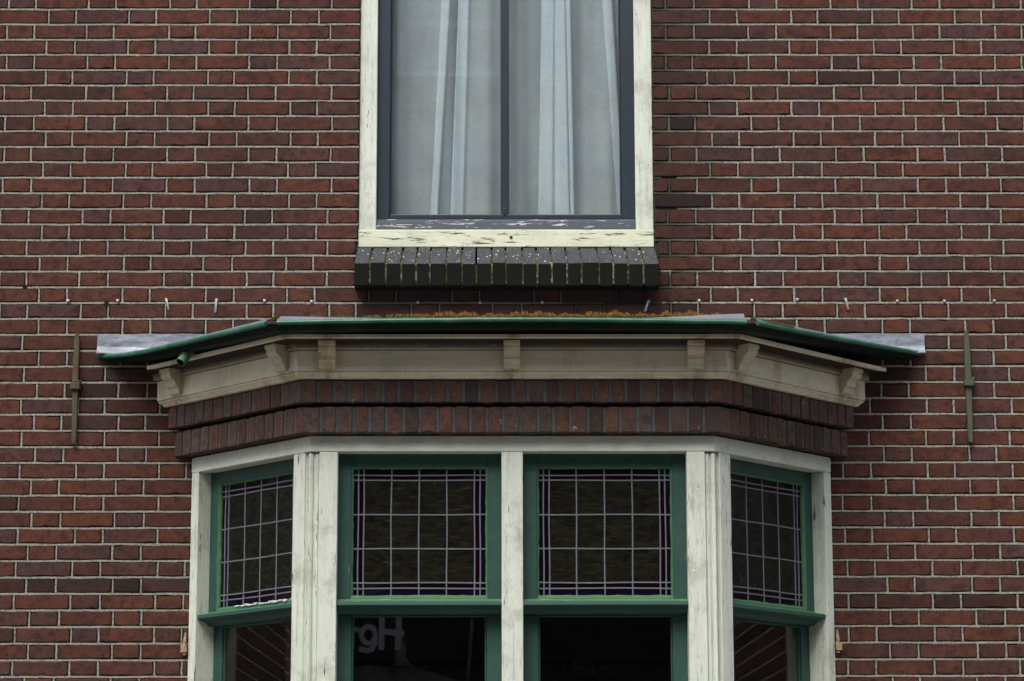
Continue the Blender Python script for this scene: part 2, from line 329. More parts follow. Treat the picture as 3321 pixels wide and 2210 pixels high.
# ------------------------------------------------------------------ the house
house = tag(empty('brick_house'), 'dark red brick town house with a cream and green bay window below an upper window', 'house')
Z0, CO = 5.073, .0625
WLx, WRx = -.594, .556
def openings(zc):
    if zc > 4.12: return (WLx, WRx)
    if zc > 3.94: return (-.602, .568)
    if zc > 3.73: return None
    return (-WX+.004, WX-.004)
wall = MB()
XL, XR = -2.95, 2.95
def segs(zc):
    o = openings(zc)
    return [(XL, XR)] if not o else [(XL, o[0]), (o[1], XR)]
for k in range(-9, 50):
    zt, zb = Z0-CO*(k-1), Z0-CO*k; zc = (zt+zb)/2; odd = k % 2
    # brick edges
    edges = []
    def grid(h0, per, lo, hi, drift):
        i0 = int((lo-h0)/per)-2
        for i in range(i0, int((hi-h0)/per)+3):
            c = h0+per*i+drift+R.uniform(-.004, .004)
            edges.append(c-.0535+R.uniform(-.003, .003)); edges.append(c+.0535+R.uniform(-.003, .003))
    e_all = []
    grid(-1.771 if odd else -1.6105, .3190, XL, .56, R.uniform(-.005, .005)); e_all += [e for e in edges if e < .56]; edges.clear()
    grid(.8313 if odd else .6705, .3243, .56, XR, R.uniform(-.005, .005)); e_all += [e for e in edges if e > .60]
    e_all.sort()
    for lo, hi in segs(zc):
        es = [lo]+[e for e in e_all if lo+.02 < e < hi-.02]+[hi]
        near_sill = zc < 3.95 and zc > 3.73 and lo < 0 < hi
        for a, b in zip(es, es[1:]):
            g = .0055; tn = rtone()
            xm = (a+b)/2
            if 3.73 < zc < 3.95 and -.62 < xm < .58: tn = (.1, .55+R.uniform(-.2, .25), tn[2])          # darker bricks under the sill
            elif zc > 3.73 and .55 < xm < .95: tn = (tn[0]*.6, min(1, tn[1]+R.uniform(.3, .65)*(1.1-(xm-.55)/.5)), tn[2])
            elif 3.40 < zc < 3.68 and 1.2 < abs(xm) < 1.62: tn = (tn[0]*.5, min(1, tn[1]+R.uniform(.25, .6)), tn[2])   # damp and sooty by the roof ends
            elif k == 37 and xm < -1.2: tn = (0, R.uniform(.45, .95), tn[2])
            elif k == 38 and xm > 1.2: tn = (.1, R.uniform(.4, .9), tn[2])
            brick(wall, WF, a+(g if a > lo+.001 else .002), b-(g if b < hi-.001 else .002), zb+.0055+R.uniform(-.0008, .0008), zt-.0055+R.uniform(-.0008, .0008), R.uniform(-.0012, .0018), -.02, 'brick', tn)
            if b < hi-.001:
                # head joint strip
                hw = R.uniform(.0024, .0036); vs = []
                for q in range(4):
                    zz = zb+.004+(CO-.008)*q/3; j = R.uniform(-.0008, .0008)
                    vs += [WF(b-hw-.0012+j, zz, -.009), WF(b-hw+j, zz, -.0022), WF(b+hw+j, zz, -.0022), WF(b+hw+.0012+j, zz, -.009)]
                fs = [(4*q+c, 4*q+c+1, 4*q+c+5, 4*q+c+4) for q in range(3) for c in range(3)]
                dark = (.57 < b < .95 and zc > 3.73 and R.random() < .35)
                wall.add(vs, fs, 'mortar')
        # bed joint strip at zb
        n = int((hi-lo)/.03); pj = 0; run = []
        def flush(run):
            if len(run) < 2: return
            vs = []
            for xx, jt, jb, jd in run:
                vs += [WF(xx, zb-.0052+jb, -.010), WF(xx, zb-.0036+jb, -.0012+jd), WF(xx, zb+.0036+jt, -.0012+jd), WF(xx, zb+.0052+jt, -.010)]
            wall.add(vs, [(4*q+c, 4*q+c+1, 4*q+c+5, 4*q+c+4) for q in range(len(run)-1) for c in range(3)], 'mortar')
        gap = 0
        for i in range(n+1):
            xx = lo+(hi-lo)*i/n; pj = pj*.8+R.uniform(-.0006, .0006)
            p = .0008 + (.016 if (.56 < xx < .80 and zc > 3.73) else 0)
            if gap == 0 and R.random() < p: gap = R.randint(1, 5)
            if gap > 0: flush(run); run = []; gap -= 1; continue
            run.append((xx, pj+R.uniform(-.0008, .0008), pj+R.uniform(-.0008, .0008), R.uniform(-.0008, .0006)))
        flush(run)
# masonry body behind the joints (deep joint colour) with the real openings
def slab(mb, x0, x1, z0, z1, dfr, mk, db=-.30): mb.box(WF, x0, x1, z0, z1, db, dfr, mk)
ZT = Z0+CO*10; ZB = Z0-CO*49
for (x0, x1, z0, z1) in ((XL, WLx, 3.95, ZT), (WRx, XR, 3.95, ZT), (XL, XR, 3.70, 3.95), (XL, -WX, ZB, 3.70), (WX, XR, ZB, 3.70)):
    slab(wall, x0, x1, z0, z1, -.0085, 'deep')
wo = wall.build('wall', house, fix=False)
pw = MB()
for (x0, x1, z0, z1) in ((-8, XL, 0, 9), (XR, 8, 0, 9), (XL, WLx, ZT, 6.0), (WRx, XR, ZT, 6.0), (XL, XR, 6.0, 9), (XL, -WX, 0, ZB), (WX, XR, 0, ZB)):
    slab(pw, x0, x1, z0, z1, -.0005, 'plain')
pw.build('side_wall', house)
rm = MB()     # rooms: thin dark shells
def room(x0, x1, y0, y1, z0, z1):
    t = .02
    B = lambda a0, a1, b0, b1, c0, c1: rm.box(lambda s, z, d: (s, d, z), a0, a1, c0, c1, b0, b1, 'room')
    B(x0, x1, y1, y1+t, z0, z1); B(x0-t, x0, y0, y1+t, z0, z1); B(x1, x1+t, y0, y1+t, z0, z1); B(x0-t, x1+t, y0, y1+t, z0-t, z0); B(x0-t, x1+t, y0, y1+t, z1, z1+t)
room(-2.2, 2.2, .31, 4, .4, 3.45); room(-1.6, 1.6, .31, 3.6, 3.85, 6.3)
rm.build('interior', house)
rf = MB(); rf.box(WF, -8, 8, 9, 9.15, -9, .35, 'zinc'); rf.box(WF, -8, 8, 0, 9, -9.0, -8.9, 'plain')
rf.build('roof', house)

# ------------------------------------------------------------------ upper window
f = MB(); zt = 5.95
fy0, fy1 = -.10, -.018
f.box(WF, -.593, -.5245, 4.1805, zt, fy0, fy1, 'cream_z'); f.box(WF, .486, .555, 4.1805, zt, fy0, fy1, 'cream_z')
f.box(WF, -.5245, .486, zt-.07, zt, fy0, fy1, 'cream_x')
f.box(WF, -.5935, .5555, 4.1095, 4.180, fy0, -.010, 'cream_peel')
f.box(WF, -.5325, -.5252, 4.18, zt-.07, -.05, -.014, 'cream_z'); 
def disc(mb, F, s, z, d, r, mk, h=.0012, n=14):
    vs = [F(s+r*math.cos(2*math.pi*i/n), z+r*math.sin(2*math.pi*i/n), dd) for dd in (d-.004, d+h) for i in range(n)]
    fs = [(i, (i+1) % n, n+(i+1) % n, n+i) for i in range(n)]+[tuple(n+i for i in range(n))]
    mb.add(vs, fs, mk)
win = f.build('window', house, bevel=.003)
s1 = MB()
s1.box(WF, -.5245, -.4740, 4.228, zt-.07, -.085, -.040, 'blue'); s1.box(WF, .4335, .486, 4.228, zt-.07, -.085, -.040, 'blue')
s1.box(WF, -.4740, -.4680, 4.249, zt-.12, -.085, -.048, 'blue'); s1.box(WF, .4280, .4335, 4.249, zt-.12, -.085, -.048, 'blue')
s1.box(WF, -.474, .4335, zt-.12, zt-.07, -.085, -.040, 'blue')
s1.box(WF, -.474, .4335, 4.2285, 4.249, -.085, -.043, 'blue')
s1.box(WF, -.0405, -.0065, 4.249, zt-.12, -.085, -.043, 'blue')
s1.box(WF, -.030, -.017, 4.246, 4.275, -.05, -.040, 'blue')
s1.build('sash', win, bevel=.003)
s2 = MB(); s2.add([WF(a, z, d) for a in (-.5240, .4855) for z, d in ((4.1815, -.09), (4.1815, -.018), (4.216, -.024), (4.2215, -.030), (4.2215, -.034), (4.2275, -.036), (4.2275, -.09))],
    [tuple(range(7)), tuple(7+i for i in reversed(range(7)))]+[(i, (i+1) % 7, 7+(i+1) % 7, 7+i) for i in range(7)], 'blue_peel')
s2.build('bottom_rail', win, bevel=.002)
for a, b in ((-.468, -.0405), (-.0065, .428)):
    g = MB(); g.box(WF, a, b, 4.249, zt-.12, -.068, -.064, 'glass'); g.build('pane', win)
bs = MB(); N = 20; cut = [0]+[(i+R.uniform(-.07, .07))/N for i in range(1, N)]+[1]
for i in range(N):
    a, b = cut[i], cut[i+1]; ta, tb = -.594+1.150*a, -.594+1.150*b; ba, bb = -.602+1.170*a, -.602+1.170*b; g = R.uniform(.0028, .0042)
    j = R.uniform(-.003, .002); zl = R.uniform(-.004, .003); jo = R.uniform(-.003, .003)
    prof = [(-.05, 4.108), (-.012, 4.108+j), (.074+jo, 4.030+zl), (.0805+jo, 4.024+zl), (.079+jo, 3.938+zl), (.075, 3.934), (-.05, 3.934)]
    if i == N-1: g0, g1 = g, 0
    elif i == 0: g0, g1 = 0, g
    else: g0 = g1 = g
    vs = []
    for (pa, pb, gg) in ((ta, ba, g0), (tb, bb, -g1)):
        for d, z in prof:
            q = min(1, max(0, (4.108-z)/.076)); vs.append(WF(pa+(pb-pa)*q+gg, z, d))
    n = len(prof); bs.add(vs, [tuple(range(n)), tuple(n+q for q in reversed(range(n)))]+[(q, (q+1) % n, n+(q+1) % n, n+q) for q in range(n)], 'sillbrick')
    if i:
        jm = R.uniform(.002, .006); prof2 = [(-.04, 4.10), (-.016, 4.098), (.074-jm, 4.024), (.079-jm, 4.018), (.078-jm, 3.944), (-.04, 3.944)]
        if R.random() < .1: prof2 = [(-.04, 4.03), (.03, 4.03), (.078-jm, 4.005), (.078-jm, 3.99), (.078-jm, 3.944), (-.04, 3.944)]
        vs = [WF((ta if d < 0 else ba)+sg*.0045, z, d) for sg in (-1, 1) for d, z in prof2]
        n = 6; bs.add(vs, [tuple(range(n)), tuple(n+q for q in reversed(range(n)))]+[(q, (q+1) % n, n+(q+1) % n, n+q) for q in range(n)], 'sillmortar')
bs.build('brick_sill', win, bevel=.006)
pl = MB(); disc(pl, WF, .0, 4.148, -.010, .0062, 'blue', .002); pl.build('peg', win)

# ------------------------------------------------------------------ bay window: frame
ZL0, ZL1, ZBOT = 3.2208, 3.279, .95
f = MB()
sweep(f, [(-.105, ZL0), (0, ZL0), (0, ZL1), (-.105, ZL1)], 'cream_x')
sweep(f, [(-.105, ZBOT-.07), (.03, ZBOT-.07), (.035, ZBOT-.03), (0, ZBOT), (-.105, ZBOT)], 'cream_x')
PM = .3495; PI_ = .035
f.box(FF, -.0388, .0388, ZBOT, ZL0-.0005, -.105, -.0015, 'cream_z')
for sg in (-1, 1):
    a, b = sorted((sg*.6330, sg*(CX-PI_))); f.box(FF, a, b, ZBOT, ZL0-.0005, -.105, -.0015, 'cream_z')
for F in (FL, FR):
    f.box(F, -.0, .0440, ZBOT, ZL0-.0005, -.12, -.0015, 'cream_z')
    f.box(F, .6085, LEN-.030, ZBOT, ZL0-.0005, -.105, -.0015, 'cream_z')
for F, s, z in ((FF, -.670, 3.247), (FF, -.62, 3.252), (FF, 0., 3.2475), (FF, .56, 3.245), (FF, .668, 3.245), (FF, .672, 3.079), (FF, .653, 2.782), (FL, .655, 3.245), (FL, .04, 3.24), (FR, .66, 3.25), (FR, .04, 3.24)):
    disc(f, F, s, z, .0003 if z > 3.2 else -.0012, .0065, 'cream_peel')
bay = f.build('bay_window', house, bevel=.003)
tag(bay, 'cream framed bay window with green sashes and leaded upper lights')
# corner columns: moulded strip in the recess between the two corner posts
for sg in (-1, 1):
    c = MB(); F = FL if sg < 0 else FR
    def A(s, d): p = F(s, 0, d); return (p[0], p[1])
    def B(s, d): p = FF(sg*s, 0, d); return (p[0], p[1])
    cc = Vector((sg*CX, -P)); dirn = Vector((sg*.393, -.9195))
    pts = [A(LEN-.034, -.10), A(LEN-.034, -.012), A(LEN-.028, -.012), A(LEN-.026, -.019), A(LEN-.022, -.019)]
    side = Vector((-dirn.y*sg*-1, dirn.x*sg*-1))
    # rounded staff between
    a0 = Vector(A(LEN-.019, -.012)); b0 = Vector(B(CX-.012, -.010)); mid = (a0+b0)/2
    for i in range(9):
        q = i/8; p = a0.lerp(b0, q)+dirn*(.011*math.sin(math.pi*q)); pts.append((p.x, p.y))
    pts += [B(CX-.015, -.018), B(CX-.020, -.018), B(CX-.021, -.011), B(CX-.031, -.011), B(CX-.036, -.016), B(CX-.036, -.10)]
    n = len(pts); zs = (ZBOT, ZL0-.006)
    c.add([(x, y, z) for z in zs for x, y in pts], [(i, (i+1) % n, n+(i+1) % n, n+i) for i in range(n)]+[tuple(range(n)), tuple(n+i for i in range(n))], 'cream_z')
    c.build('corner_column', bay)

# sashes, transoms, panes
GT, GB = 3.1712, 2.7093
LZ = [3.1442, 3.1257, 2.9992, 2.8745, 2.7505, 2.7299]
def came(mb, F, s0, s1, z0, z1, d, w=.0028, seed=0):
    """slightly wavering lead strip with rounded section, vertical or horizontal"""
    vert = abs(s1-s0) < abs(z1-z0); n = 8; vs = []
    ph = R.uniform(0, 6)
    for i in range(n+1):
        q = i/n; wob = .0009*math.sin(ph+q*7)+R.uniform(-.0003, .0003)
        for (o, e) in ((-w, 0), (-w*.6, .0022), (w*.6, .0022), (w, 0)):
            vs.append(F(s0+o+wob, z0+(z1-z0)*q, d+e) if vert else F(s0+(s1-s0)*q, z0+o+wob, d+e))
    mb.add(vs, [(4*i+c, 4*i+c+1, 4*i+c+5, 4*i+c+4) for i in range(n) for c in range(3)], 'lead')
def window_unit(F, s0, s1, g0, g1, lg0, lg1, cols, mirror=False):
    D = -.060
    # upper sash
    m = MB()
    m.box(F, s0, g0-.004, 2.668, ZL0, -.095, D, 'green'); m.box(F, g1+.004, s1, 2.668, ZL0, -.095, D, 'green')
    m.box(F, g0-.004, g1+.004, GT+.003, ZL0, -.095, D, 'green')
    m.box(F, g0-.004, g1+.004, 2.668, GB-.012, -.095, D+.002, 'putty')
    sash = m.build('sash', bay, bevel=.003)
    m = MB()   # putty fillet, irregular edge
    def fillet(p0, p1, inward):
        n = 22; vs = []
        for i in range(n+1):
            q = i/n; s = p0[0]+(p1[0]-p0[0])*q; z = p0[1]+(p1[1]-p0[1])*q; j = R.uniform(-.0014, .0014)
            vs += [F(s, z, D+.0005), F(s+inward[0]*(.0075+j), z+inward[1]*(.0075+j), D-.010), F(s+inward[0]*(.0075+j), z+inward[1]*(.0075+j), D-.02)]
        m.add(vs, [(3*i+c, 3*i+c+1, 3*i+c+4, 3*i+c+3) for i in range(n) for c in range(2)], 'putty')
    a, b, zt_, zb_ = g0-.004, g1+.004, GT+.003, GB-.012
    fillet((a, zb_), (a, zt_), (1, 0)); fillet((b, zb_), (b, zt_), (-1, 0)); fillet((a, zt_), (b, zt_), (0, -1)); fillet((a, zb_), (b, zb_), (0, 1))
    m.build('putty', bay)
    # leaded pane
    g = MB(); dg = D-.0165
    xs = [g0-.004, lg0[0], lg0[1], *cols, lg1[0], lg1[1], g1+.004]; zs = [GB-.010, LZ[5], LZ[4], LZ[3], LZ[2], LZ[1], LZ[0], GT+.002]
    for i in range(len(xs)-1):
        for j in range(len(zs)-1):
            ring = min(i, j, len(xs)-2-i, len(zs)-2-j); mk = 'purple' if ring == 0 else 'maroon' if ring == 1 else 'cathedral'
            tl = R.uniform(-.0006, .0006); tl2 = R.uniform(-.0006, .0006)
            x0, x1, z0, z1 = xs[i]+.0002, xs[i+1]-.0002, zs[j]+.0002, zs[j+1]-.0002
            vs = [F(x0, z0, dg+tl), F(x1, z0, dg-tl), F(x1, z1, dg-tl2), F(x0, z1, dg+tl2)]
            vs += [F(x0, z0, dg-.003+tl), F(x1, z0, dg-.003-tl), F(x1, z1, dg-.003-tl2), F(x0, z1, dg-.003+tl2)]
            g.add(vs, [(0, 1, 2, 3), (7, 6, 5, 4), (0, 4, 5, 1), (1, 5, 6, 2), (2, 6, 7, 3), (3, 7, 4, 0)], mk)
    for x in xs[1:-1]: came(g, F, x, x, zs[0], zs[-1], dg+.0006)
    for z in zs[1:-1]: came(g, F, xs[0], xs[-1], z, z, dg+.0008)
    g.build('leaded_pane', bay)
    # transom
    tr = MB(); prof = [(-.10, 2.668), (-.057, 2.6895), (-.056, 2.6865), (-.018, 2.6795), (-.010, 2.6765), (-.008, 2.6640), (-.013, 2.6605), (-.050, 2.650), (-.066, 2.638), (-.10, 2.634)]
    vs = [F(s, z, d) for s in (s0, s1) for d, z in prof]; n = len(prof)
    tr.add(vs, [(i, (i+1) % n, n+(i+1) % n, n+i) for i in range(4)], 'green_peel'); tr.add(vs, [(i, (i+1) % n, n+(i+1) % n, n+i) for i in range(4, n)]+[tuple(range(n)), tuple(n+i for i in range(n))], 'green')
    if F is FL:      # bare white undercoat where paint has flaked along the rail
        for i in range(26):
            s = R.uniform(.19, .56); w2 = R.uniform(.004, .02); z = 2.7002+R.uniform(-.0025, .003)
            vs = [F(s+w2*math.cos(a)*R.uniform(.7, 1.2), z+(.0024*math.sin(a))*R.uniform(.6, 1.3), dd) for dd in (-.0560, -.0520) for a in [q*math.pi/4 for q in range(8)]]
            tr.add(vs, [tuple(range(8)), tuple(8+q for q in range(8))]+[(q, (q+1) % 8, 8+(q+1) % 8, 8+q) for q in range(8)], 'flake')
    tr.build('transom', bay)
    # lower sash
    m = MB(); D2 = -.088
    m.box(F, s0, g0-.001, ZBOT, 2.635, -.105, D2, 'green'); m.box(F, g1+.001, s1, ZBOT, 2.635, -.105, D2, 'green')
    m.box(F, g0-.001, g1+.001, 2.628, 2.635, -.105, D2, 'green'); m.box(F, g0-.001, g1+.001, ZBOT, ZBOT+.08, -.105, D2, 'green')
    m.box(F, g0-.001, g0+.006, ZBOT+.08, 2.628, -.105, D2-.008, 'green'); m.box(F, g1-.006, g1+.001, ZBOT+.08, 2.628, -.105, D2-.008, 'green')
    m.build('lower_sash', bay, bevel=.003)
    g = MB(); g.box(F, g0+.006, g1-.006, ZBOT+.08, 2.628, -.102, -.0985, 'glass'); g.build('pane', bay)
window_unit(FF, -.6328, -.0388, -.5812, -.0935, (-.5605, -.5405), (-.137, -.1165), (-.4402, -.3394, -.2379))
window_unit(FF, .0388, .6328, .0945, .5790, (.1144, .1350), (.5382, .5583), (.2342, .3363, .4378))
for F in (FL, FR):
    window_unit(F, .0442, .6085, .0965, .5600, (.1190, .1395), (.5205, .5400), (.2370, .3320, .4270))


# brick bands
def band(name, d, z0, z1, nf, ns):
    b = MB()
    sweep(b, [(-.06, z0+.003), (d-.0045, z0+.003), (d-.0045, z1-.003), (-.06, z1-.003)], 'darkmortar')
    for F, a0, a1, n in ((FF, -(CX+d*K), CX+d*K, nf), (FL, swall(d), scorner(d), ns), (FR, swall(d), scorner(d), ns)):
        p = (a1-a0)/n; off = [0]+[R.uniform(-.0025, .0025) for _ in range(n-1)]+[0]
        for i in range(n):
            e0 = a0+p*i+off[i]; e1 = a0+p*(i+1)+off[i+1]; g = .0052 if F is FF else .0042
            e0 += 0.0012 if i == 0 and F is FF else g; e1 -= 0.0012 if i == n-1 else g
            jz = R.uniform(-.0022, .0015)
            tn = rtone(.16); tn = (min(1, tn[0]*(.8 if F is FF else 1.)), tn[1], tn[2])
            brick(b, F, e0, e1, z0+jz, z1+R.uniform(-.001, .001), d+R.uniform(-.002, .002), -.03, 'band', tn, jit=.0012, rd=.0032)
    b.build(name, bay, fix=False)
band('brick_band', .050, 3.2820, 3.3790, 25, 14)
band('brick_band', .069, 3.3900, 3.4730, 26, 14)

# cornice
c = MB()
sweep(c, [(-.06, 3.4755), (.078, 3.4755), (.083, 3.4785), (.083, 3.4825), (.088, 3.4850), (.089, 3.4885), (.0955, 3.4915), (.0965, 3.4965), (.092, 3.4970), (.092, 3.4990), (.100, 3.4998), (.100, 3.5745), (.092, 3.5755), (-.06, 3.5755)], 'cornice')
sweep(c, [(-.05, 3.5770), (.094, 3.5770), (.106, 3.5780), (.112, 3.5810), (.113, 3.598), (.120, 3.605), (-.05, 3.605)], 'cornice_top')
sweep(c, [(-.04, 3.6055), (.190, 3.6020), (.200, 3.5995), (.203, 3.6015), (.203, 3.6135), (-.04, 3.6135)], 'cornice', [('L', .17, 0), ('F', 0, 0), ('F', 1, 0), ('R', .90, 0)])
sweep(c, [(.10, 3.5990), (.178, 3.5990), (.180, 3.6025), (.10, 3.6030)], 'cavity_shade', [('L', .12, 0), ('F', 0, 0), ('F', 1, 0), ('R', .90, 0)])  # strip added to paint the shade under the crown
c.build('cornice', bay, bevel=.0008)
def bracket(F, s0, s1):
    prof = [(.100, 3.506), (.110, 3.506), (.116, 3.512), (.119, 3.522), (.124, 3.530), (.131, 3.533), (.1325, 3.5355), (.1335, 3.545), (.137, 3.553), (.146, 3.5575), (.147, 3.5600), (.150, 3.5600), (.158, 3.566), (.161, 3.575), (.160, 3.584), (.168, 3.5845), (.168, 3.6000), (.100, 3.6000)]
    b = MB(); n = len(prof); vs = [F(s, z, d) for s in (s0, s1) for d, z in prof]
    b.add(vs, [(i, (i+1) % n, n+(i+1) % n, n+i) for i in range(n)]+[tuple(range(n)), tuple(n+i for i in range(n))], 'bracket')
    b.build('bracket', bay, bevel=.0012)
for a, b in ((-.699, -.6385), (-.031, .028), (.633, .694)): bracket(FF, a, b)
for F in (FL, FR): bracket(F, .006, .064); bracket(F, .640, .695)

# gutter
def lerp_tab(tab, t):
    for (a, va), (b, vb) in zip(tab, tab[1:]):
        if t <= b: return va+(vb-va)*(t-a)/(b-a)
    return tab[-1][1]
LT = [(0, .037), (.12, .021), (.27, .010), (.6, .005), (1, -.001)]; RT = [(0, -.002), (.32, .012), (.70, .030), (1, .046)]
def dzf(face, t): return lerp_tab(LT, t) if face == 'L' else lerp_tab(RT, t) if face == 'R' else .0105*(1-(2*t-1)**2)-.001
gt = MB()
def shr(face, t): return .030*(1-t) if face == 'L' else .030*t if face == 'R' else 0
def gst(face, t0, t1, n): return [(face, t0+(t1-t0)*i/n, dzf(face, t0+(t1-t0)*i/n)+R.uniform(-.0007, .0007), shr(face, t0+(t1-t0)*i/n)) for i in range(n+1)]
Rb = .0088; bc = (.290, 3.6385)
beadp = [(bc[0]+Rb*math.cos(a), bc[1]+Rb*math.sin(a)) for a in [2*math.pi*i/12 for i in range(12)]]
allst = gst('L', 0, .97, 14)+[('F', 0, -.001)]+gst('F', .015, .985, 18)+[('F', 1, -.001)]+gst('R', .03, 1, 14)
sweep(gt, [(.283, 3.636), (.270, 3.618), (.262, 3.6140), (-.02, 3.6142), (-.02, 3.618), (.258, 3.619), (.268, 3.626), (.279, 3.640)], 'gutter_under', allst)
for fc, a, b, n in (('L', 0, .972, 16), ('F', .014, .984, 22), ('R', .022, 1, 16)):
    sweep(gt, beadp, 'bead', gst(fc, a, b, n))
    st = gst(fc, a, b, n); n0 = len(st); vs = []
    for q in st:
        e = (1-q[1] if fc == 'L' else q[1] if fc == 'R' else max(0, abs(2*q[1]-1)-.55)/.45)
        lh = .003+(.019*e*(1.3 if q[1] > .5 else .8) if fc == 'F' else .010*(1-e))
        for d, z in ((.286, 3.6455), (.283, 3.6475+lh*.4), (.275, 3.6475+lh), (.272, 3.6465+lh), (.280, 3.645)):
            x, y = bay_pt(fc, q[1], d-q[3]); vs.append((x, y, z+q[2]))
    gt.add(vs, [(5*i+c2, 5*i+(c2+1) % 5, 5*i+5+(c2+1) % 5, 5*i+5+c2) for i in range(n0-1) for c2 in range(5)], 'zinc_dull')
gt.build('gutter', bay, smooth=False)
rp = MB()   # flat zinc roof falling from the wall to the gutter
sweep(rp, [(.235, 3.646), (.235, 3.650), (.05, 3.664), (-.3, 3.675), (-.3, 3.646)], 'zinc', [('L', .03, .03), ('L', .25, .008), ('F', 0, 0), ('F', 1, 0), ('R', .7, .02), ('R', .97, .035)])
rp.box(WF, -1.2, 1.2, 3.63, 3.69, -.02, .22, 'zinc')
rp.build('roof', bay)
for sg in (-1, 1):
    z_ = MB(); prof = [(.004, 3.7600), (.0075, 3.7600), (.0085, 3.715), (.012, 3.700), (.022, 3.690), (.034, 3.684), (.034, 3.681), (.02, 3.686), (.009, 3.696), (.004, 3.710)]
    n = len(prof); xs = [1.592, 1.50, 1.40, 1.30, 1.2, 1.1]; vs = []
    for x in xs:
        dz = (1.592-x)*-.04 if x < 1.58 else 0
        for d, z in prof: vs.append(WF(sg*x, z+(dz if z < 3.74 else R.uniform(-.0015, .0015)), d+.002*math.sin(x*40)))
    z_.add(vs, [(n*i+c2, n*i+(c2+1) % n, n*i+n+(c2+1) % n, n*i+n+c2) for i in range(len(xs)-1) for c2 in range(n)]+[tuple(range(n)), tuple(n*(len(xs)-1)+i for i in range(n))], 'zinc')
    z_.build('flashing', bay)
    # end board below the gutter end
def tube(mb, a, b, r0, r1, mk, n=16, inner=None):
    a, b = Vector(a), Vector(b); d = (b-a).normalized(); u = d.cross(Vector((0, 0, 1))).normalized(); v = d.cross(u); vs = []
    rings = [(a, r0), (b, r1)]+([(b, r1*.82), (b-d*.03, r1*.8)] if inner else [])
    for p, r in rings:
        for i in range(n): an = 2*math.pi*i/n; vs.append(p+u*r*math.cos(an)+v*r*math.sin(an))
    k = len(rings); mb.add(vs, [(q*n+i, q*n+(i+1) % n, (q+1)*n+(i+1) % n, (q+1)*n+i) for q in range(min(2, k-1)) for i in range(n)], mk)
    if inner: mb.add(vs, [(2*n+i, 2*n+(i+1) % n, 3*n+(i+1) % n, 3*n+i) for i in range(n)]+[tuple(3*n+i for i in range(n))], inner)
    else: mb.add(vs, [tuple(n+i for i in range(n))], mk)
sp_ = MB(); tube(sp_, FL(.262, 3.640, .205), FL(.262, 3.578, .262), .0185, .0185, 'putty', inner='black'); sp_.build('drain_spout', bay, smooth=False)
# apron under the bay
ap = MB(); sweep(ap, [(-.10, 0), (0.0, 0), (0.0, ZBOT-.07), (-.10, ZBOT-.07)], 'plain'); ap.build('apron', bay)

# ------------------------------------------------------------------ small ironwork on the wall
def anchor(x, zt_, zk, zb_, mk, lean):
    a = MB(); pr = [(zt_, .006), (zt_-.03, .011), (zk+.02, .0125), (zk-.02, .0125), (zb_+.07, .0105), (zb_+.02, .0095), (zb_, .008)]
    vs = []
    for z, w_ in pr:
        xx = x+lean*(zt_-z)/(zt_-zb_)+R.uniform(-.001, .001); dd = R.uniform(-.001, .001)
        vs += [WF(xx-w_, z, .004), WF(xx-w_*.9, z, .022+dd), WF(xx+w_*.9, z, .022+dd), WF(xx+w_, z, .004)]
    a.add(vs, [(4*i+c2, 4*i+(c2+1) % 4, 4*i+4+(c2+1) % 4, 4*i+4+c2) for i in range(len(pr)-1) for c2 in range(4)]+[(0, 1, 2, 3), tuple(4*(len(pr)-1)+i for i in range(4))], mk)
    # eye of the tie rod wrapped round the bar, with its wedge
    xk = x+lean*(zt_-zk)/(zt_-zb_); a.box(WF, xk-.018, xk+.019, zk-.014, zk+.013, .0, .036, mk); a.box(WF, xk-.010, xk+.024, zk+.013, zk+.021, .004, .030, mk)
    a.build('wall_anchor', house, bevel=.003)
anchor(-1.6708, 3.7646, 3.556, 3.329, 'rust', .002); anchor(1.7535, 3.7721, 3.566, 3.334, 'giron', .003)
def hook(x, zt_, zb_, sg):
    h = MB(); h.box(WF, x-.011, x+.011, zb_+.004, zb_+.032, -.01, .020, 'orust'); h.box(WF, x-sg*.002-.006, x-sg*.002+.006, zb_-.006, zb_+.006, 0, .014, 'orust')
    vs = []
    pr = [(zb_+.030, .0062), (zb_+.050, .0068), (zt_-.010, .0038), (zt_, .0022)]
    for z, r in pr: vs += [WF(x-sg*.06*(z-zb_)+r*math.cos(q*math.pi/3)+R.uniform(-.0008, .0008), z, .010+r*math.sin(q*math.pi/3)) for q in range(6)]
    h.add(vs, [(6*i+c2, 6*i+(c2+1) % 6, 6*i+6+(c2+1) % 6, 6*i+6+c2) for i in range(3) for c2 in range(6)]+[tuple(18+i for i in range(6))], 'orust')
    h.build('shutter_hinge', house, bevel=.0015)
hook(-1.233, 2.614, 2.534, -1); hook(1.232, 2.622, 2.540, 1)
def clip(x, z, strip=0, lean=0):
    c_ = MB(); c_.box(WF, x-.0055, x+.0050, z-.0035, z+.006, -.004, .006, 'clip'); 
    vs = []
    for q in range(5):
        u = q/4; xx = x-.001+lean*u; zz = z+.006-.012*u if not strip else z+.007-strip*u; dd = .006+.003*math.sin(u*3)
        for o, e in ((-.0042, 0), (.0042, 0), (.0042, .0016), (-.0042, .0016)): vs.append(WF(xx+o, zz, dd+e))
    c_.add(vs, [(4*i+c2, 4*i+(c2+1) % 4, 4*i+4+(c2+1) % 4, 4*i+4+c2) for i in range(4) for c2 in range(4)]+[(0, 1, 2, 3), (16, 17, 18, 19)], 'clip')
    c_.build('lead_clip', house, bevel=.001)
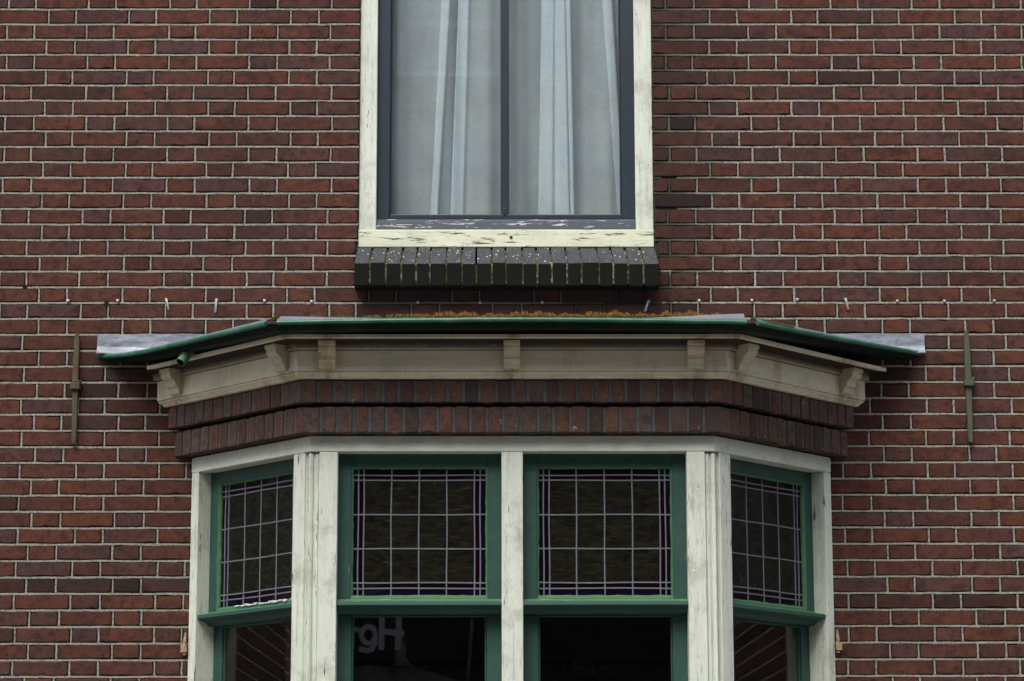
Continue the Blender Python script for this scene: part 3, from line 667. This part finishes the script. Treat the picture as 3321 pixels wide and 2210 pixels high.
for x, z, s_, l_ in ((-1.7092, 3.8925, 0, 0), (-1.5183, 3.893, 0, 0), (-1.331, 3.896, .046, .011), (-1.1368, 3.894, .055, -.003), (-.9518, 3.8927, 0, 0), (-.7701, 3.8895, 0, 0), (-.36, 3.886, 0, 0), (-.12, 3.886, 0, 0), (.12, 3.886, 0, 0),
                     (.532, 3.888, .045, -.014), (.7271, 3.8918, 0, 0), (.931, 3.893, 0, 0), (1.1068, 3.8961, 0, 0), (1.293, 3.896, .047, .010), (1.4927, 3.8895, 0, 0), (1.6754, 3.8894, 0, 0), (1.8683, 3.8906, 0, 0)):
    clip(x, z, s_, l_)
for x, z in ((-1.879, 3.950), (-1.562, 3.884)):      # old plug holes
    h = MB(); disc(h, WF, x, z, .0005, .009, 'black', .0012, 9); h.build('plug_hole', house)

# ------------------------------------------------------------------ net curtains
t = NT('white net'); t.t.nodes.remove(t.b)
cc_ = t.mix(t.ramp(t.noise(5, 4), [(.4, 0.), (.7, 1.)]), (.78, .90, 1.0), (.82, .90, .93)); x, y, z = xyz(t)
df = t.n('BsdfDiffuse'); t.l(cc_, df.inputs[0]); tl = t.n('BsdfTranslucent'); t.l(cc_, tl.inputs[0]); tr = t.n('BsdfTransparent')
bm_ = t.n('Bump'); bm_.inputs['Strength'].default_value = .45; bm_.inputs['Distance'].default_value = .01; t.l(t.noise(7, 6, .72, t.mapv((1, 1, 1.6)), 1.), bm_.inputs['Height']); t.l(bm_.outputs[0], df.inputs['Normal'])
m1 = t.n('MixShader'); m1.inputs[0].default_value = .25; t.l(df.outputs[0], m1.inputs[1]); t.l(tl.outputs[0], m1.inputs[2])
wv = t.noise(330, 1, .5); m2 = t.n('MixShader'); t.l(t.math('ADD', t.ramp(wv, [(.3, .52), (.7, .66)]), t.math('MULTIPLY', t.math('SUBTRACT', t.noise(6, 6, .75), .5), .35)), m2.inputs[0]); t.l(tr.outputs[0], m2.inputs[1]); t.l(m1.outputs[0], m2.inputs[2]); t.l(m2.outputs[0], t.out.inputs[0])
M['net'] = t.m
def curtain(name, x0, x1, bands, label, seed):
    rr = random.Random(seed); c_ = MB(); zt_, zb_ = 5.88, 4.19; nz = 46; rows = []; ph = [rr.uniform(0, 6) for _ in range(6)]
    for iz in range(nz+1):
        q = 1-iz/nz; z = zb_+(zt_-zb_)*q; tt = max(0, min(1, (5.163-z)/.88)) if z < 5.163 else -(z-5.163)/.88
        pts = [(x0, 0)]; cnt = []
        for (a0, b0, a1, b1) in bands:
            a = a0+(a1-a0)*tt; b = b0+(b1-b0)*tt; b = max(b, a+.008)
            cnt += [16, 7, 1, 7, 1, 7, 3]
            pts += [(a, .0), (b, .010), (b+.0005, .014), (a, .018), (a-.0005, .021), (b, .027), (b+.012, .014)]
        pts.append((x1, 0)); cnt.append(16); line = []
        for (p, q2, n) in zip(pts, pts[1:], cnt):
            for i in range(n): u = i/n; line.append((p[0]+(q2[0]-p[0])*u, p[1]+(q2[1]-p[1])*u))
        line.append(pts[-1]); 
        low = (1-q)
        rows.append([(x-x0, .015*math.sin(x*34+ph[0]+.3*math.sin(z*2))+.0035*math.sin(x*90+ph[1]+z*.7)+max(0, .7-(z-zb_))*.010*math.sin(x*28+z*9+ph[2])+max(0, math.sin(x*9+ph[4])*math.sin(z*4.3+ph[5]))*.0035*math.sin(x*55+z*38+2*math.sin(z*17+x*21))-y*1.0, z-zb_) for x, y in line])
    n = len(rows[0])
    vs = [p for r_ in rows for p in r_]
    c_.add(vs, [(i*n+j, i*n+j+1, (i+1)*n+j+1, (i+1)*n+j) for i in range(nz) for j in range(n-1)], 'net')
    o = c_.build(name, smooth=True, fix=False); o.location = (x0, .15, zb_); tag(o, label, 'curtain', 'net curtains in the upper window'); return o
curtain('net_curtain', -.505, -.012, [(-.275, -.243, -.315, -.290), (-.208, -.168, -.237, -.190)], 'sheer white net curtain behind the left pane of the upper window', 3)
curtain('net_curtain', -.010, .470, [(.125, .172, .108, .160), (.178, .214, .172, .228), (.222, .236, .236, .248), (.365, .404, .42, .445)], 'sheer white net curtain with bright pleats behind the right pane of the upper window', 5)

# ------------------------------------------------------------------ moss on the front edge of the bay roof
t = NT('moss'); at = t.n('Attribute', attribute_name='tone'); t.col(at.outputs['Color']).rough(.9); M['moss'] = t.m
ms = MB(); R2 = random.Random(11)
def prof_h(x):
    if x < -.45: return .004+.003*math.sin(x*60)
    if x < -.3: return .010
    return max(.004, .013+.004*math.sin(x*23)+.0035*math.sin(x*71)+.003*math.sin(x*139+1))
for i in range(9000):
    x = R2.uniform(-.72, .80); h = prof_h(x)*R2.uniform(.5, 1.35)
    if x < -.4 and R2.random() < .45: continue
    if x > .74: h *= .5
    y = -R2.uniform(.70, .785); z = 3.664
    og = 0 if x < -.42 else min(1, (x+.42)/.15)
    tip = (.36, .12, .02) if R2.random() < .75*og else (.22, .19, .02); base = (.09, .09, .012)
    w_ = R2.uniform(.0009, .0020); lx, ly = R2.uniform(-.004, .004), R2.uniform(-.004, .004)
    a = R2.uniform(0, 3.1); dx, dy = w_*math.cos(a), w_*math.sin(a)
    ms.add([(x-dx, y-dy, z), (x+dx, y+dy, z), (x+lx*.5+dx*.7, y+ly*.5+dy, z+h*.7), (x+lx, y+ly, z+h), (x+lx*.5-dx*.7, y+ly*.5-dy, z+h*.7)], [(0, 1, 2, 3, 4)], 'moss', [base, base, tip, tip, tip])
def clump(cx, cy, cz, r, n, og):
    for i in range(n):
        a, b = R2.uniform(0, 6.28), R2.uniform(0, 1.4); q = r*R2.uniform(.5, 1)
        p = (cx+q*math.cos(a)*math.cos(b), cy+q*.7*math.sin(a)*math.cos(b), cz+q*.7*math.sin(b)); e = .003
        ms.add([(p[0]-e, p[1], p[2]-e), (p[0]+e, p[1], p[2]-e), (p[0], p[1]-.001, p[2]+e*1.4)], [(0, 1, 2)], 'moss', [(.05, .05, .008), (.06, .06, .01), (.10, .09, .012) if R2.random() > og else (.30, .12, .02)])
# domed cushions under the blades
for i in range(60):
    x = R2.uniform(-.40, .74); clump(x, -.765+R2.uniform(-.01, .02), 3.658, R2.uniform(.010, .020), 60, .5)
clump(-.853, -.785, 3.650, .013, 120, .1); clump(-.842, -.79, 3.657, .010, 90, .1)
for i in range(14): clump(.86+i*.012, -.765+i*.010, 3.655, .010-.0004*i, 40, .05)
mo = ms.build('moss', fix=False); tag(mo, 'orange and green moss growing along the edge of the bay roof', 'moss', None, 'stuff')

# ------------------------------------------------------------------ street and the house across it (seen in the glass)
g = MB(); g.add([(-60, -60, 0), (60, -60, 0), (60, 60, 0), (-60, 60, 0)], [(0, 1, 2, 3)], 'pave')
t = NT('street paving'); t.col(t.mix(t.noise(3, 4), (.16, .15, .14), (.24, .225, .21))).rough(.9); M['pave'] = t.m
tag(g.build('street'), kind='structure')
t = NT('dark facade brick'); bt = t.n('TexBrick'); sw = t.n('CombineXYZ'); x, y, z = xyz(t); t.l(x, sw.inputs[0]); t.l(z, sw.inputs[1]); t.l(sw.outputs[0], bt.inputs[0])
bt.inputs['Scale'].default_value = 1; bt.inputs['Brick Width'].default_value = .215; bt.inputs['Row Height'].default_value = .0625; bt.inputs['Mortar Size'].default_value = .005
bt.inputs['Color1'].default_value = (.09, .05, .04, 1); bt.inputs['Color2'].default_value = (.06, .04, .035, 1); bt.inputs['Mortar'].default_value = (.16, .15, .13, 1); t.col(bt.outputs[0]).rough(.95); M['facade2'] = t.m
t = NT('grey render'); t.col(t.mix(t.ramp(t.noise(5, 6, .8), [(.35, 0.), (.65, 1.)]), (.08, .075, .07), (.42, .40, .37))).rough(.9); M['render2'] = t.m
t = NT('sign white'); t.col((.88, .85, .88)).rough(.6); M['white2'] = t.m
t = NT('dark signboard'); t.col(t.mix(t.noise(2.5, 5, .7), (.012, .011, .011), (.075, .058, .050))).rough(.7); M['sign2'] = t.m
t = NT('painted sky reflection'); t.col(t.mix(t.noise(1, 2), (.35, .42, .50), (.45, .52, .60))).rough(.8); M['skyglass2'] = t.m  # sky mirrored in the upper facing windows, painted as pale blue grey
OPP = -15.0
opp = tag(empty('facing_building', (0, OPP, 0)), 'dark brick building with a painted sign, mirrored in the window glass', 'building')
OF = lambda s, z, d: (s, d, z)
o = MB()
wins = [(x0, x0+1.0, zz, zz+1.7) for zz in (5.9, 9.47) for x0 in (-7.0, -4.0, -1.015, 2.0, 5.0)]
xs = sorted({-25, 25, *[w_[0] for w_ in wins], *[w_[1] for w_ in wins]}); zs = [0, 5.9, 7.6, 9.47, 11.17, 12.0]
for i in range(len(xs)-1):
    for j in range(len(zs)-1):
        if any(abs(xs[i]-w_[0]) < .01 and abs(zs[j]-w_[2]) < .01 for w_ in wins): continue
        o.box(OF, xs[i], xs[i+1], zs[j], zs[j+1], -.3, 0, 'facade2')
o.build('wall', opp)
for x0, x1, z0, z1 in wins:
    o = MB(); o.box(OF, x0, x1, z0, z1, -.2, -.12, 'skyglass2' if z0 > 9 else 'black'); fr = o.build('window', opp)
    o = MB()
    for (a, b, c2, d2) in ((x0, x0+.06, z0, z1), (x1-.06, x1, z0, z1), (x0+.06, x1-.06, z0, z0+.07), (x0+.06, x1-.06, z1-.07, z1), (x0+.06, x1-.06, z0+.52, z0+.58)): o.box(OF, a, b, c2, d2, -.12, -.04, 'white2')
    o.build('frame', fr)
o = MB(); o.box(OF, -1.75, 1.4, 3.74, 4.75, .003, .05, 'sign2'); o.build('signboard', opp)
o = MB()    # lettering "Het", strokes as flat bars
def stroke(pts, w_, lift=[0]):
    for (a, b) in zip(pts, pts[1:]):
        a, b = Vector(a), Vector(b); lift[0] += .0006; e = lift[0]; d = (b-a).normalized(); nn = Vector((-d.y, d.x))*w_/2; a -= d*w_*.25; b += d*w_*.25
        q = [a+nn, b+nn, b-nn, a-nn]; vs = [(p.x, .053, p.y) for p in q]+[(p.x, .056+e, p.y) for p in q]
        o.add(vs, [(0, 1, 2, 3), (7, 6, 5, 4), (0, 4, 5, 1), (1, 5, 6, 2), (2, 6, 7, 3), (3, 7, 4, 0)], 'white2')
W_ = .052
stroke([(-.925, 4.20), (-.938, 3.855)], W_); stroke([(-1.08, 4.20), (-1.083, 3.855)], W_); stroke([(-.895, 3.985), (-1.095, 4.01)], W_)
stroke([(-1.275+.075+.062*math.cos(a)-0*a, 3.975+.075*math.sin(a)) for a in [math.radians(v) for v in range(0, 361, 30)]], .045)
stroke([(-1.139, 3.975), (-1.140, 3.90), (-1.165, 3.85), (-1.215, 3.832), (-1.270, 3.848)], .045)
stroke([(-1.352, 4.13), (-1.350, 3.86), (-1.385, 3.83), (-1.42, 3.85)], W_); stroke([(-1.295, 4.02), (-1.415, 4.02)], .045)
o.build('sign_lettering', opp)
o = MB()    # patched render below the sign, and a downpipe
patch = [(-1.42, 3.0), (-1.42, 3.695), (-1.3, 3.70), (-1.12, 3.715), (-1.06, 3.69), (-1.0, 3.705), (-.965, 3.74), (-.86, 3.74), (-.86, 3.72), (-.80, 3.705), (-.72, 3.66), (-.66, 3.655), (-.56, 3.62), (-.40, 3.58), (-.2, 3.55), (.3, 3.5), (.5, 3.0)]
n = len(patch); o.add([(x, yy, z) for yy in (.003, .02) for x, z in patch], [tuple(range(n)), tuple(n+i for i in range(n))]+[(i, (i+1) % n, n+(i+1) % n, n+i) for i in range(n)], 'render2')
o.build('render_patch', opp)
o = MB(); tube(o, (-.345, .10, 3.1), (-.255, .10, 4.4), .016, .016, 'render2'); o.build('cable', opp)
o = MB(); stn = [(-.965, 3.70), (-.955, 3.90), (-.895, 3.93), (-.862, 3.86), (-.870, 3.78), (-.83, 3.72), (-.80, 3.70)]; n = len(stn)
o.add([(x, yy, z) for yy in (.0505, .0525) for x, z in stn], [tuple(range(n)), tuple(n+i for i in range(n))]+[(i, (i+1) % n, n+(i+1) % n, n+i) for i in range(n)], 'render2'); o.build('paint_run', opp)
o = MB()
for pts_ in ([(.63, 3.60), (.60, 3.72), (.66, 3.82), (.70, 3.90), (.76, 3.86), (.80, 3.74), (.84, 3.62)], [(.33, 4.15), (.36, 4.09), (.55, 4.10), (.68, 4.075), (.74, 4.13), (.74, 4.16)]):
    n = len(pts_); o.add([(x, yy, z) for yy in (.0505, .0525) for x, z in pts_], [tuple(range(n)), tuple(n+i for i in range(n))]+[(i, (i+1) % n, n+(i+1) % n, n+i) for i in range(n)], 'facade2')
o.build('weathered_paint', opp)
